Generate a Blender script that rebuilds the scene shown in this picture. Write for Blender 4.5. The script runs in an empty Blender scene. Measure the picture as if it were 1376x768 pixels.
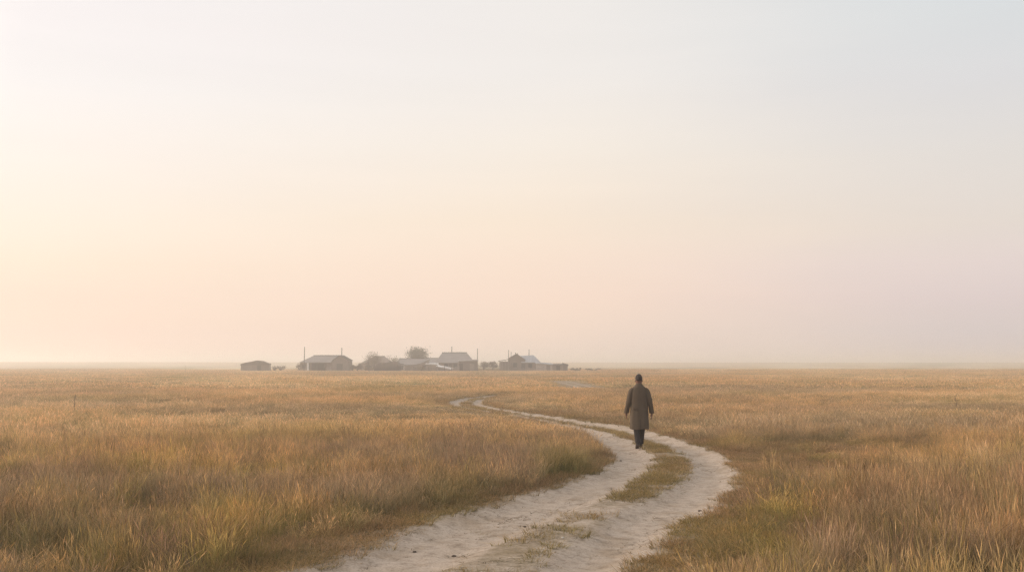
import bpy, bmesh, math, random
import numpy as np
from mathutils import Vector, Matrix

random.seed(7)
rng = np.random.default_rng(11)
scene = bpy.context.scene
COL = scene.collection
R = math.radians

# ------------------------------------------------------------------ camera
EYE = 2.1
F = 1338.0            # focal length in photo pixels (35 mm on a 36 mm sensor)
PITCH = math.atan(103.0 / F)
cam_d = bpy.data.cameras.new("camera")
cam = bpy.data.objects.new("camera", cam_d)
COL.objects.link(cam)
cam_d.sensor_width = 36.0
cam_d.lens = 35.0
cam_d.clip_start = 0.1
cam_d.clip_end = 20000
cam.location = (0, 0, EYE)
cam.rotation_euler = (R(90) + PITCH, 0, 0)
scene.camera = cam


def px2ground(u, v, z=0.0):
    """ground point under a photo measurement (used to survey the track and the village)"""
    up = 384.0 - v
    r = u - 688.0
    y = F * math.cos(PITCH) - up * math.sin(PITCH)
    w = F * math.sin(PITCH) + up * math.cos(PITCH)
    t = (z - EYE) / w
    return (r * t, y * t)


def srgb(r, g, b):
    f = lambda c: (c / 255 / 12.92) if c / 255 <= 0.04045 else ((c / 255 + 0.055) / 1.055) ** 2.4
    return (f(r), f(g), f(b))


# ------------------------------------------------------------------ noise
def vnoise(x, y, seed=0):
    xi = np.floor(x).astype(np.int64)
    yi = np.floor(y).astype(np.int64)
    fx = x - xi
    fy = y - yi
    fx = fx * fx * (3 - 2 * fx)
    fy = fy * fy * (3 - 2 * fy)

    def h(a, b):
        n = (a * 374761393 + b * 668265263 + seed * 982451653) & 0xFFFFFFFF
        n = ((n ^ (n >> 13)) * 1274126177) & 0xFFFFFFFF
        n = (n ^ (n >> 16)) & 0xFFFFFFFF
        return n / 4294967295.0
    a = h(xi, yi)
    b = h(xi + 1, yi)
    c = h(xi, yi + 1)
    d = h(xi + 1, yi + 1)
    return (a * (1 - fx) + b * fx) * (1 - fy) + (c * (1 - fx) + d * fx) * fy


def fbm(x, y, octaves=4, seed=0):
    s = 0
    a = 0.5
    t = 0
    for i in range(octaves):
        s = s + a * vnoise(x * 2 ** i + 17.3 * i, y * 2 ** i - 9.1 * i, seed + i * 7)
        t += a
        a *= 0.5
    return s / t


def sstep(a, b, x):
    t = np.clip((x - a) / (b - a), 0, 1)
    return t * t * (3 - 2 * t)


# ------------------------------------------------------------------ track survey
LEFT_OUT = [(668, 531), (642, 534), (618, 536.5), (602, 541), (602, 545), (618, 549.5), (642, 553), (677, 558.5),
            (712, 564.5), (747, 573), (773, 581.5), (799, 592), (815, 602.7), (824, 613), (822, 627), (801, 637), (768, 650),
            (700, 672), (629, 692), (574, 712), (522, 729), (487, 746), (454, 758), (422, 768), (250, 820), (60, 880)]
LEFT_IN = [(663, 533.8), (635, 536.6), (619, 541.6), (621, 547), (642, 551.4), (674, 556.3), (712, 562), (738, 567),
           (764, 572.5), (799, 579.5), (830, 588), (841, 592.5), (856, 600.7), (874, 611), (879, 619), (872, 631),
           (858, 643.4), (845, 655.6), (825, 666), (801, 676), (762, 693), (740, 702), (705, 718), (665, 735),
           (630, 753), (590, 772), (500, 810), (300, 880)]
RIGHT_IN = [(661, 534.8), (643, 537.5), (633, 541), (633, 545), (660, 551.3), (688, 555), (738, 564), (782, 571.2), (830, 579),
            (851, 585), (874, 593), (902, 603), (921, 615), (929, 627), (927, 637), (911, 647.5), (898, 660),
            (882, 670), (858, 680), (821, 700), (780, 726), (745, 752), (722, 770), (660, 810), (520, 880)]
RIGHT_OUT = [(668, 534.2), (652, 538), (649, 541), (650, 544), (668, 549.3), (712, 556), (747, 561.2), (782, 566.3), (830, 572.5),
             (874, 582), (902, 590.5), (943, 601), (965, 611), (980, 627), (988, 641), (986, 656), (972, 672),
             (953, 686), (907, 710), (873, 738), (838, 766), (800, 805), (730, 880)]
# the short far stretch of the track that shows again between the grass swells, and its way on to the village
FAR = [(6.3, 81), (6.15, 90.6), (5.9, 102), (5.3, 111)]


def poly_world(a, b):
    return np.array([px2ground(*p) for p in a] + [px2ground(*p) for p in b[::-1]])


LEFT_POLY = poly_world(LEFT_OUT, LEFT_IN)
RIGHT_POLY = poly_world(RIGHT_IN, RIGHT_OUT)
ROAD_POLY = poly_world(LEFT_OUT, RIGHT_OUT)


def seg_dist(x, y, pts, closed=True):
    best = np.full(x.shape, 1e9)
    n = len(pts)
    for i in range(n if closed else n - 1):
        ax, ay = pts[i]
        bx, by = pts[(i + 1) % n]
        dx, dy = bx - ax, by - ay
        L = dx * dx + dy * dy + 1e-12
        t = np.clip(((x - ax) * dx + (y - ay) * dy) / L, 0, 1)
        best = np.minimum(best, np.hypot(x - ax - t * dx, y - ay - t * dy))
    return best


def inside(x, y, pts):
    ins = np.zeros(x.shape, bool)
    n = len(pts)
    for i in range(n):
        ax, ay = pts[i]
        bx, by = pts[(i + 1) % n]
        if ay == by:
            continue
        c = ((ay > y) != (by > y)) & (x < (bx - ax) * (y - ay) / (by - ay) + ax)
        ins ^= c
    return ins


def sdf(x, y, pts):
    d = seg_dist(x, y, pts)
    return np.where(inside(x, y, pts), -d, d)


def near_mask(x, y):
    return (y > 3) & (y < 260) & (np.abs(x) < 30)


def fields(x, y):
    """lane: signed distance to the bare wheel lanes; road: signed distance to the whole road"""
    lane = np.full(x.shape, 50.0)
    road = np.full(x.shape, 50.0)
    m = near_mask(x, y)
    xs, ys = x[m], y[m]
    l = np.minimum(sdf(xs, ys, LEFT_POLY), sdf(xs, ys, RIGHT_POLY))
    r = sdf(xs, ys, ROAD_POLY)
    df = seg_dist(xs, ys, FAR, closed=False)
    lf = np.abs(df - 0.55) - 0.12
    lane[m] = np.minimum(l, lf)
    road[m] = np.minimum(r, df - 1.1)
    return lane, road


def dirt_amount(x, y, lane):
    n = fbm(x * 2.2, y * 2.2, 4, 3) - 0.5
    n2 = fbm(x * 9, y * 9, 3, 5) - 0.5
    sc = 1 + np.clip(y, 0, 60) / 60.0
    far = sstep(22, 34, y)
    d = lane + (0.42 - 0.25 * far) * n + (0.16 - 0.08 * far) * n2 - 0.11 * far * (y < 70) - 0.10 * (y < 34)
    soft = np.where(y < 19, 0.22, 0.11) * sc
    a = 1 - sstep(-soft, soft, d)
    return a


def worn(x, y, lane, road):
    """scuffed ground between the ruts and along the grass edge"""
    n = fbm(x * 1.9, y * 1.9, 4, 13) - 0.5
    near = 1 - sstep(14.0, 16.5, y)
    mid = (1 - sstep(-0.05, 0.12, road)) * near * (0.62 + 0.9 * n)
    side = (1 - sstep(0.05, 0.5, road + 0.6 * n)) * (0.30 + 0.22 * near + 0.9 * n)
    return np.clip(np.maximum(mid, side), 0, 0.8)


def base_height(x, y):
    r = np.hypot(x, y)
    h = (fbm(x / 7.0, y / 7.0, 3, 21) - 0.5) * 0.22 + (fbm(x / 45.0, y / 45.0, 3, 22) - 0.5) * 0.35 * sstep(20, 90, r)
    # a long low swell closes the plain about a kilometre out
    h = h + (2.55 + 0.9 * (fbm(x / 420.0, y / 900.0, 3, 23) - 0.5)) * sstep(520, 980, r)
    h = h - 0.8 * sstep(1300, 3000, r)
    return h * sstep(5, 16, r) * 1.0


def ground_z(x, y, lane, road):
    onroad = 1 - sstep(0.0, 1.6, road)
    h = base_height(x, y) * (1 - 0.8 * onroad)
    rut = 1 - sstep(-0.35, 0.15, lane)
    h = h - 0.055 * rut + 0.03 * (1 - rut) * onroad
    small = sstep(60, 20, y)
    h = h + small * ((fbm(x * 3.0, y * 3.0, 3, 31) - 0.5) * 0.022 + (fbm(x * 11, y * 11, 3, 33) - 0.5) * 0.008)
    return h


def tall_amount(x, y, lane, road):
    """0 = bare or trampled, 1 = full standing grass"""
    n = fbm(x * 1.1, y * 1.1, 3, 41) - 0.5
    d = road + 0.7 * n
    right = sstep(-0.3, 0.6, x - np.interp(y, [5, 12, 18, 24, 30, 40, 60], [-1.5, 1.2, 2.6, 3.0, 2.4, 1.0, -0.5]))
    nearl = 1 - sstep(14.5, 18, y)
    w0 = 0.05 + 0.15 * right + 0.25 * nearl
    w1 = 0.50 + 0.55 * right + 0.75 * nearl * (1 - right)
    t = sstep(w0, w1, d)
    # trampled ground on the outside of the bend
    for cx, cy, rx, ry, k in ((5.6, 19.5, 1.7, 3.6, 1.0), (7.6, 23.5, 2.6, 2.4, 0.75), (3.3, 13.2, 0.9, 2.2, 0.6), (2.2, 11.0, 0.8, 1.5, 0.6)):
        e = np.hypot((x - cx) / rx, (y - cy) / ry) + 0.5 * n
        t = t * (1 - k * (1 - sstep(0.65, 1.15, e)))
    return t


# -------- colour of the sward: species patches (straw, russet, green, grey scrub)
STRAW = np.array((0.61, 0.44, 0.27))
PALE = np.array((0.69, 0.535, 0.37))
RUSSET = np.array((0.48, 0.295, 0.19))
GREEN = np.array((0.30, 0.265, 0.115))
OCHRE = np.array((0.50, 0.365, 0.16))
SCRUB = np.array((0.29, 0.235, 0.18))


def sward_colour(x, y, jitter=None):
    r = np.hypot(x, y)
    s = 1 + r / 45.0
    a = fbm(x / (3.4 * s) + 3, y / (2.6 * s), 4, 51)
    b = fbm(x / (2.3 * s) - 7, y / (2.0 * s), 4, 61)
    c = fbm(x / (5.0 * s), y / (3.0 * s) + 40, 4, 71)
    near = 1 - sstep(9, 30, y)
    gr = 1 - 0.45 * sstep(2.5, 5.0, x) * near
    j = 0 if jitter is None else jitter
    col = STRAW + (PALE - STRAW) * sstep(0.35, 0.65, b + 0.3 * j)[:, None]
    col = col + (RUSSET - col) * ((0.42 + 0.2 * near) * sstep(0.5, 0.66, c + 0.25 * j))[:, None]
    col = col + (OCHRE - col) * ((0.3 + 0.55 * near) * sstep(0.44, 0.62, a - 0.3 * j))[:, None]
    g = sstep(0.50 - 0.06 * near, 0.68, 1 - a + 0.4 * j) * (0.50 + 0.40 * near) * gr
    col = col + (GREEN - col) * g[:, None]
    # small mixed clumps of other grasses close to the track
    f1 = fbm(x / 0.75 + 13, y / 0.95, 3, 141)
    f2 = fbm(x / 0.9 - 5, y / 1.2 + 8, 3, 143)
    f3 = fbm(x / 0.55 + 31, y / 0.7 + 3, 3, 145)
    nm = 1 - sstep(16, 34, y)
    col = col + (np.array((0.43, 0.365, 0.12)) - col) * (0.75 * nm * sstep(0.54, 0.66, f1 + 0.15 * j))[:, None]
    col = col + (np.array((0.30, 0.205, 0.165)) - col) * (0.7 * nm * sstep(0.55, 0.66, f2 + 0.15 * j))[:, None]
    col = col + (np.array((0.20, 0.20, 0.085)) - col) * (0.7 * nm * sstep(0.58, 0.68, f3 + 0.1 * j))[:, None]
    col = col + (np.array((0.55, 0.33, 0.15)) - col) * (0.35 * nm * sstep(0.60, 0.70, 1 - f2 + 0.1 * j))[:, None]
    d = fbm(x / (6.0 * s) + 90, y / (2.2 * s) - 30, 4, 81)
    k = sstep(0.56, 0.70, d + 0.25 * j) * 0.75
    # scrubby darker belts seen on the right-hand side and in the left foreground
    for cx, cy, rx, ry, q in ((9.5, 26.5, 4.2, 1.6, .42), (14, 27.5, 4.0, 1.6, .5), (18.5, 44, 5.0, 3.2, .85), (13, 43, 3.0, 2.0, .6), (9.0, 60, 4, 3, .5),
                              (-7.5, 16.4, 1.0, .9, .75), (-5.1, 11.7, 1.6, .7, .5), (5.2, 12.8, 1.1, 1.2, .6), (7.2, 16.5, 2.0, 1.3, .5),
                              (-11.5, 40, 5, 2.0, .7), (-4, 41, 3.5, 1.6, .6), (-24, 64, 9, 4, .55), (6, 150, 26, 9, .6), (40, 190, 22, 9, .7)):
        e = np.hypot((x - cx) / rx, (y - cy) / ry) + 1.3 * (a - 0.5)
        k = np.maximum(k, q * (1 - sstep(0.5, 1.2, e)))
    k = k * (1 - 0.35 * sstep(22, 40, y))
    col = col + (SCRUB - col) * k[:, None]
    # lush green fringe on the inside of the bend
    e = np.hypot((x - 1.15) / 0.95, (y - 18.3) / 4.2) + 1.2 * (b - 0.5)
    q = 0.8 * (1 - sstep(0.6, 1.1, e))
    e = np.hypot((x + 0.1) / 1.3, (y - 15.2) / 1.3) + 1.2 * (b - 0.5)
    q = np.maximum(q, 0.6 * (1 - sstep(0.6, 1.2, e)))
    col = col + (GREEN * 0.85 - col) * q[:, None]
    return col * (1 - 0.05 * sstep(20, 45, y))[:, None] * 1.12 * (1 + (np.array((0.985, 1.025, 1.0)) - 1) * sstep(12, 35, y)[:, None])


# ------------------------------------------------------------------ material helpers
def new_mat(name):
    m = bpy.data.materials.new(name)
    m.use_nodes = True
    nt = m.node_tree
    bs = nt.nodes["Principled BSDF"]
    bs.inputs["Roughness"].default_value = 0.9
    bs.inputs["Specular IOR Level"].default_value = 0.15
    return m, nt, bs


def simple_mat(name, col, rough=0.85, var=0.25, scale=3.0, metallic=0.0, stretch=(1, 1, 1), bump=0.0):
    m, nt, bs = new_mat(name)
    N = nt.nodes
    tc = N.new("ShaderNodeTexCoord")
    mp = N.new("ShaderNodeMapping")
    mp.inputs["Scale"].default_value = stretch
    nz = N.new("ShaderNodeTexNoise")
    nz.inputs["Scale"].default_value = scale
    nz.inputs["Detail"].default_value = 6
    nz.inputs["Roughness"].default_value = 0.65
    cr = N.new("ShaderNodeValToRGB")
    cr.color_ramp.elements[0].position = 0.3
    cr.color_ramp.elements[1].position = 0.7
    cr.color_ramp.elements[0].color = tuple(c * (1 - var) for c in col) + (1,)
    cr.color_ramp.elements[1].color = tuple(min(1, c * (1 + var)) for c in col) + (1,)
    L = nt.links
    L.new(tc.outputs["Object"], mp.inputs["Vector"])
    L.new(mp.outputs["Vector"], nz.inputs["Vector"])
    L.new(nz.outputs["Fac"], cr.inputs["Fac"])
    L.new(cr.outputs["Color"], bs.inputs["Base Color"])
    bs.inputs["Roughness"].default_value = rough
    bs.inputs["Metallic"].default_value = metallic
    if bump:
        bp = N.new("ShaderNodeBump")
        bp.inputs["Strength"].default_value = bump
        bp.inputs["Distance"].default_value = 0.05
        L.new(nz.outputs["Fac"], bp.inputs["Height"])
        L.new(bp.outputs["Normal"], bs.inputs["Normal"])
    return m


# ------------------------------------------------------------------ ground + track
def axis_lines():
    xs = list(np.arange(-7.0, 9.0, 0.055))
    s = 0.055
    x = xs[-1]
    right = []
    while x < 6000:
        s *= 1.055
        x += s
        right.append(min(x, 6000))
    x = xs[0]
    s = 0.055
    left = []
    while x > -6000:
        s *= 1.055
        x -= s
        left.append(max(x, -6000))
    X = np.array(left[::-1] + xs + right)
    ys = []
    y = 7.0
    while y < 6000:
        ys.append(y)
        y *= 1.0042 if y < 115 else 1.03
    ys.append(6000)
    back = []
    y, s = 7.0, 0.1
    while y > -250:
        s *= 1.25
        y -= s
        back.append(max(y, -250))
    Y = np.array(back[::-1] + ys)
    return X, Y


GX, GY = axis_lines()
gx, gy = np.meshgrid(GX, GY)
shape = gx.shape
fx, fy = gx.ravel(), gy.ravel()
lane, road = fields(fx, fy)
dirt = np.maximum(dirt_amount(fx, fy, lane), worn(fx, fy, lane, road))
gz = ground_z(fx, fy, lane, road)
tall = tall_amount(fx, fy, lane, road)
gcol = sward_colour(fx, fy)
nr, nc = shape
idx = np.arange(nr * nc).reshape(nr, nc)
quads = np.stack([idx[:-1, :-1], idx[:-1, 1:], idx[1:, 1:], idx[1:, :-1]], -1).reshape(-1, 4)


def mesh_from(name, verts, quads_, attrs, mat, smooth=True):
    used = np.unique(quads_)
    remap = np.zeros(len(verts), np.int64)
    remap[used] = np.arange(len(used))
    v = verts[used]
    q = remap[quads_]
    me = bpy.data.meshes.new(name)
    me.vertices.add(len(v))
    me.vertices.foreach_set("co", v.astype(np.float32).ravel())
    me.loops.add(q.size)
    me.loops.foreach_set("vertex_index", q.ravel().astype(np.int32))
    me.polygons.add(len(q))
    me.polygons.foreach_set("loop_start", np.arange(0, q.size, 4, dtype=np.int32))
    me.polygons.foreach_set("loop_total", np.full(len(q), 4, np.int32))
    me.polygons.foreach_set("use_smooth", np.full(len(q), smooth))
    me.update(calc_edges=True)
    for an, arr in attrs.items():
        arr = arr[used]
        if arr.ndim == 1:
            a = me.attributes.new(an, 'FLOAT', 'POINT')
            a.data.foreach_set("value", arr.astype(np.float32))
        else:
            a = me.attributes.new(an, 'FLOAT_VECTOR', 'POINT')
            a.data.foreach_set("vector", arr.astype(np.float32).ravel())
    me.materials.append(mat)
    o = bpy.data.objects.new(name, me)
    COL.objects.link(o)
    return o


def soil_material(name):
    m, nt, bs = new_mat(name)
    N, L = nt.nodes, nt.links
    geo = N.new("ShaderNodeNewGeometry")
    a_d = N.new("ShaderNodeAttribute"); a_d.attribute_name = "dirt"
    a_t = N.new("ShaderNodeAttribute"); a_t.attribute_name = "tall"
    a_c = N.new("ShaderNodeAttribute"); a_c.attribute_name = "sward"
    a_f = N.new("ShaderNodeAttribute"); a_f.attribute_name = "distance"

    def noise(scale, detail=6, rough=0.6, vec=None):
        n = N.new("ShaderNodeTexNoise")
        n.inputs["Scale"].default_value = scale
        n.inputs["Detail"].default_value = detail
        n.inputs["Roughness"].default_value = rough
        L.new(vec or geo.outputs["Position"], n.inputs["Vector"])
        return n

    def ramp(src, stops):
        c = N.new("ShaderNodeValToRGB")
        e = c.color_ramp.elements
        while len(e) < len(stops):
            e.new(0.5)
        for k, (p, col) in enumerate(stops):
            e[k].position = p
            e[k].color = tuple(col) + (1,)
        L.new(src, c.inputs["Fac"])
        return c

    def mixc(fac, a, b, mode='MIX'):
        x = N.new("ShaderNodeMix")
        x.data_type = 'RGBA'
        x.blend_type = mode
        if isinstance(fac, (int, float)):
            x.inputs[0].default_value = fac
        else:
            L.new(fac, x.inputs[0])
        for s, i in ((a, 6), (b, 7)):
            if isinstance(s, tuple):
                x.inputs[i].default_value = s + (1,)
            else:
                L.new(s, x.inputs[i])
        return x.outputs[2]

    def math_(op, a, b=None):
        x = N.new("ShaderNodeMath")
        x.operation = op
        for s, i in ((a, 0), (b, 1)):
            if s is None:
                continue
            if isinstance(s, (int, float)):
                x.inputs[i].default_value = s
            else:
                L.new(s, x.inputs[i])
        return x.outputs[0]

    # pale dusty clay
    n1 = noise(1.3)
    n2 = noise(7.0, 8, 0.7)
    n3 = noise(42.0, 4, 0.7)
    clay = ramp(n1.outputs["Fac"], [(0.34, (0.37, 0.285, 0.21)), (0.52, (0.47, 0.38, 0.305)), (0.68, (0.42, 0.33, 0.255))])
    clay2 = mixc(0.75, clay.outputs["Color"], ramp(n2.outputs["Fac"], [(0.33, (0.52, 0.49, 0.46)), (0.47, (0.90, 0.89, 0.88)), (0.72, (1.12, 1.10, 1.09))]).outputs["Color"], 'MULTIPLY')
    clay3 = mixc(0.85, clay2, ramp(n3.outputs["Fac"], [(0.34, (0.62, 0.58, 0.54)), (0.48, (1, 1, 1)), (0.7, (1.08, 1.06, 1.05))]).outputs["Color"], 'MULTIPLY')
    # crumbs of dark organic litter and clods
    vo = N.new("ShaderNodeTexVoronoi")
    vo.inputs["Scale"].default_value = 9.0
    L.new(geo.outputs["Position"], vo.inputs["Vector"])
    crumb = math_('MULTIPLY', math_('LESS_THAN', vo.outputs["Distance"], 0.13), math_('GREATER_THAN', n1.outputs["Fac"], 0.46))
    clay4 = mixc(math_('MULTIPLY', crumb, 0.55), clay3, (0.16, 0.115, 0.08))
    # trampled ground: litter, dead stems
    mp = N.new("ShaderNodeMapping")
    mp.inputs["Scale"].default_value = (1.0, 2.4, 1.0)
    mp.inputs["Rotation"].default_value = (0, 0, R(20))
    L.new(geo.outputs["Position"], mp.inputs["Vector"])
    n4 = noise(16.0, 6, 0.75, mp.outputs["Vector"])
    litter = ramp(n4.outputs["Fac"], [(0.36, (0.10, 0.072, 0.045)), (0.5, (0.22, 0.16, 0.10)), (0.66, (0.36, 0.27, 0.18))])
    lit2 = mixc(0.12, litter.outputs["Color"], a_c.outputs["Vector"])
    # standing sward seen from afar: only its own patch colours and fine grain
    n5 = noise(5.5, 5, 0.7)
    gmul = ramp(n5.outputs["Fac"], [(0.35, (0.55, 0.53, 0.48)), (0.65, (0.92, 0.9, 0.88))])
    sw = mixc(1.0, a_c.outputs["Vector"], gmul.outputs["Color"], 'MULTIPLY')
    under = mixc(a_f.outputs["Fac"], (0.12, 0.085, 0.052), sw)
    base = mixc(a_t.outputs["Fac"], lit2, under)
    # break up dirt edge
    e1 = math_('SUBTRACT', n2.outputs["Fac"], 0.5)
    e2 = math_('SUBTRACT', n4.outputs["Fac"], 0.5)
    dd = math_('ADD', math_('ADD', a_d.outputs["Fac"], math_('MULTIPLY', e1, 0.9)), math_('MULTIPLY', e2, 1.1))
    mr = N.new("ShaderNodeMapRange")
    mr.interpolation_type = 'SMOOTHSTEP'
    mr.inputs["From Min"].default_value = 0.12
    mr.inputs["From Max"].default_value = 0.92
    L.new(dd, mr.inputs["Value"])
    final = mixc(mr.outputs["Result"], base, clay4)
    L.new(final, bs.inputs["Base Color"])
    bs.inputs["Roughness"].default_value = 0.95
    bs.inputs["Specular IOR Level"].default_value = 0.05
    bp = N.new("ShaderNodeBump")
    bp.inputs["Strength"].default_value = 0.5
    bp.inputs["Distance"].default_value = 0.03
    hsum = math_('ADD', math_('ADD', math_('MULTIPLY', n2.outputs["Fac"], 0.7), math_('MULTIPLY', n3.outputs["Fac"], 0.25)), math_('MULTIPLY', n4.outputs["Fac"], 0.4))
    L.new(hsum, bp.inputs["Height"])
    L.new(bp.outputs["Normal"], bs.inputs["Normal"])
    return m


soil = soil_material("steppe_soil")
verts = np.stack([fx, fy, gz], -1)
attrs = dict(dirt=dirt, tall=tall, sward=gcol, distance=sstep(25, 130, np.hypot(fx, fy)))
qd = dirt[quads].mean(1)
is_track = qd > 0.3
ground = mesh_from("ground", verts, quads[~is_track], attrs, soil)
ground["kind"] = "structure"
ground["label"] = "flat dry steppe ground under the grass reaching the horizon"
track = mesh_from("dirt_track", verts, quads[is_track], attrs, soil)
track["kind"] = "structure"
track["label"] = "pale dusty two-rut dirt track winding through the grass"

# ------------------------------------------------------------------ grass
def tuft(name, n, radius, h0, h1, w, lean, curve, heads=0.0, head_w=2.2, flat=0.0, branch=False, seed=0):
    rr = random.Random(seed)
    V, Fc, tip, tint = [], [], [], []
    for i in range(n):
        a = rr.uniform(0, 2 * math.pi)
        r = radius * math.sqrt(rr.random())
        bx, by = r * math.cos(a), r * math.sin(a)
        h = rr.uniform(h0, h1) * (1 - 0.25 * rr.random())
        la = rr.uniform(0, 2 * math.pi) if rr.random() < 0.6 else a + rr.gauss(0, .5)
        ln = abs(rr.gauss(0, lean)) * h + flat * h
        cv = abs(rr.gauss(0, curve)) * h
        ww = w * rr.uniform(0.6, 1.3)
        fa = rr.uniform(0, math.pi)
        sx, sy = math.cos(fa) * ww / 2, math.sin(fa) * ww / 2
        t_ = rr.random()
        has_head = rr.random() < heads
        prof = [(0, 1.0), (0.4, 0.85), (0.75, 0.6), (1.0, 0.12)]
        if has_head:
            prof = [(0, 0.6), (0.5, 0.45), (0.76, 0.4), (0.86, head_w), (1.0, 0.2)]
        b0 = len(V)
        for (t, k) in prof:
            o = ln * t + cv * t * t * t
            z = h * t - 0.25 * cv * t * t * t
            px_, py_ = bx + math.cos(la) * o, by + math.sin(la) * o
            V.append((px_ - sx * k, py_ - sy * k, max(z, 0) - 0.02))
            V.append((px_ + sx * k, py_ + sy * k, max(z, 0) - 0.02))
            tip += [t, t]
            tint += [t_, t_]
        for s in range(len(prof) - 1):
            Fc.append((b0 + 2 * s, b0 + 2 * s + 1, b0 + 2 * s + 3, b0 + 2 * s + 2))
    me = bpy.data.meshes.new(name)
    me.from_pydata(V, [], Fc)
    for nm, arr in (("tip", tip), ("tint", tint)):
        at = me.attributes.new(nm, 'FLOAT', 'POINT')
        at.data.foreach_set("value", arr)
    me.materials.append(GRASS_MAT)
    return bpy.data.objects.new(name, me)


def grass_material():
    m, nt, bs = new_mat("dry_grass")
    N, L = nt.nodes, nt.links
    out = N["Material Output"]
    ci = N.new("ShaderNodeAttribute"); ci.attribute_type = 'INSTANCER'; ci.attribute_name = "sward"
    tp = N.new("ShaderNodeAttribute"); tp.attribute_name = "tip"
    ti = N.new("ShaderNodeAttribute"); ti.attribute_name = "tint"
    # each stem differs a little; stems are greener low down, straw-coloured above
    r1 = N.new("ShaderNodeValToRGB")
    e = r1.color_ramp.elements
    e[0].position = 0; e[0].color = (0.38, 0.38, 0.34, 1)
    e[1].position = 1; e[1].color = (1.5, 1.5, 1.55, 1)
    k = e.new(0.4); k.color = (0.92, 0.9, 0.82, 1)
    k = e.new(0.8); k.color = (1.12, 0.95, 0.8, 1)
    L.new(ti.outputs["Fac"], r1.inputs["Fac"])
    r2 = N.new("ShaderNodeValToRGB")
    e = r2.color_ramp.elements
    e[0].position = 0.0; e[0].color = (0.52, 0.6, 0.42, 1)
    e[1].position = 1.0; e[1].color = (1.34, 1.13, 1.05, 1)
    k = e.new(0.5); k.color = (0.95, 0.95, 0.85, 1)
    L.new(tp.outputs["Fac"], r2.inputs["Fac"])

    def mul(a, b):
        x = N.new("ShaderNodeMix"); x.data_type = 'RGBA'; x.blend_type = 'MULTIPLY'
        x.inputs[0].default_value = 1
        L.new(a, x.inputs[6]); L.new(b, x.inputs[7])
        return x.outputs[2]
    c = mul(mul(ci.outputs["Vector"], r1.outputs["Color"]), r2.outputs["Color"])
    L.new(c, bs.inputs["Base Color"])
    bs.inputs["Roughness"].default_value = 0.7
    tr = N.new("ShaderNodeBsdfTranslucent")
    L.new(c, tr.inputs["Color"])
    mx = N.new("ShaderNodeMixShader")
    mx.inputs[0].default_value = 0.38
    L.new(bs.outputs[0], mx.inputs[1])
    L.new(tr.outputs[0], mx.inputs[2])
    L.new(mx.outputs[0], out.inputs["Surface"])
    return m


GRASS_MAT = grass_material()
lib = bpy.data.collections.new("grass_tufts")
tufts = [
    # near
    tuft("grass_tuft.000", 66, 0.13, 0.30, 0.62, 0.0036, 0.22, 0.18, heads=0.35, head_w=2.0, seed=1),
    tuft("grass_tuft.001", 62, 0.15, 0.26, 0.56, 0.0035, 0.30, 0.30, heads=0.25, head_w=2.2, seed=2),
    tuft("grass_tuft.002", 70, 0.12, 0.22, 0.46, 0.0042, 0.25, 0.40, heads=0.05, seed=3),
    tuft("grass_tuft.003", 52, 0.16, 0.34, 0.72, 0.0032, 0.16, 0.12, heads=0.6, head_w=2.6, seed=4),
    tuft("grass_tuft.004", 54, 0.16, 0.24, 0.56, 0.0036, 0.55, 0.35, heads=0.15, seed=5),
    # short, trampled
    tuft("grass_tuft.005", 44, 0.13, 0.04, 0.13, 0.0060, 0.55, 0.5, heads=0.0, seed=6),
    tuft("grass_tuft.006", 36, 0.12, 0.03, 0.09, 0.0060, 0.9, 0.6, heads=0.0, seed=7),
    # middle distance
    tuft("grass_tuft.007", 90, 0.32, 0.28, 0.60, 0.009, 0.2, 0.18, heads=0.4, head_w=1.7, seed=8),
    tuft("grass_tuft.008", 84, 0.30, 0.24, 0.52, 0.0095, 0.28, 0.28, heads=0.2, head_w=1.8, seed=9),
    tuft("grass_tuft.009", 70, 0.34, 0.34, 0.70, 0.008, 0.16, 0.15, heads=0.6, head_w=2.2, seed=10),
    # far
    tuft("grass_tuft.010", 60, 0.9, 0.25, 0.58, 0.045, 0.2, 0.2, heads=0.4, head_w=1.5, seed=11),
    tuft("grass_tuft.011", 60, 0.9, 0.22, 0.50, 0.050, 0.25, 0.25, heads=0.2, head_w=1.5, seed=12),
    # flattened litter: dead stems and crumbs lying on the bare soil
    tuft("grass_tuft.012", 9, 0.10, 0.02, 0.05, 0.009, 1.6, 0.5, heads=0.0, seed=13),
    tuft("grass_tuft.013", 6, 0.16, 0.03, 0.09, 0.006, 2.4, 0.3, heads=0.0, seed=14),
    # coarse dead stems leaning out of the sward
    tuft("grass_tuft.014", 7, 0.20, 0.55, 0.85, 0.0045, 0.5, 0.35, heads=0.3, head_w=2.0, seed=15),
]
for t in tufts:
    lib.objects.link(t)


def scatter(y0, y1, per_m2, power=1.0):
    area_w = lambda y: 2 * (0.60 * y + 2.5)
    ys = np.linspace(y0, y1, 400)
    w = area_w(ys)
    cum = np.concatenate([[0], np.cumsum((w[1:] + w[:-1]) / 2 * np.diff(ys))])
    n = int(cum[-1] * per_m2)
    y = np.interp(rng.random(n) * cum[-1], cum, ys)
    x = (rng.random(n) - 0.5) * area_w(y)
    return x, y


P = {k: [] for k in ("co", "idx", "rot", "scl", "col")}


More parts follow.
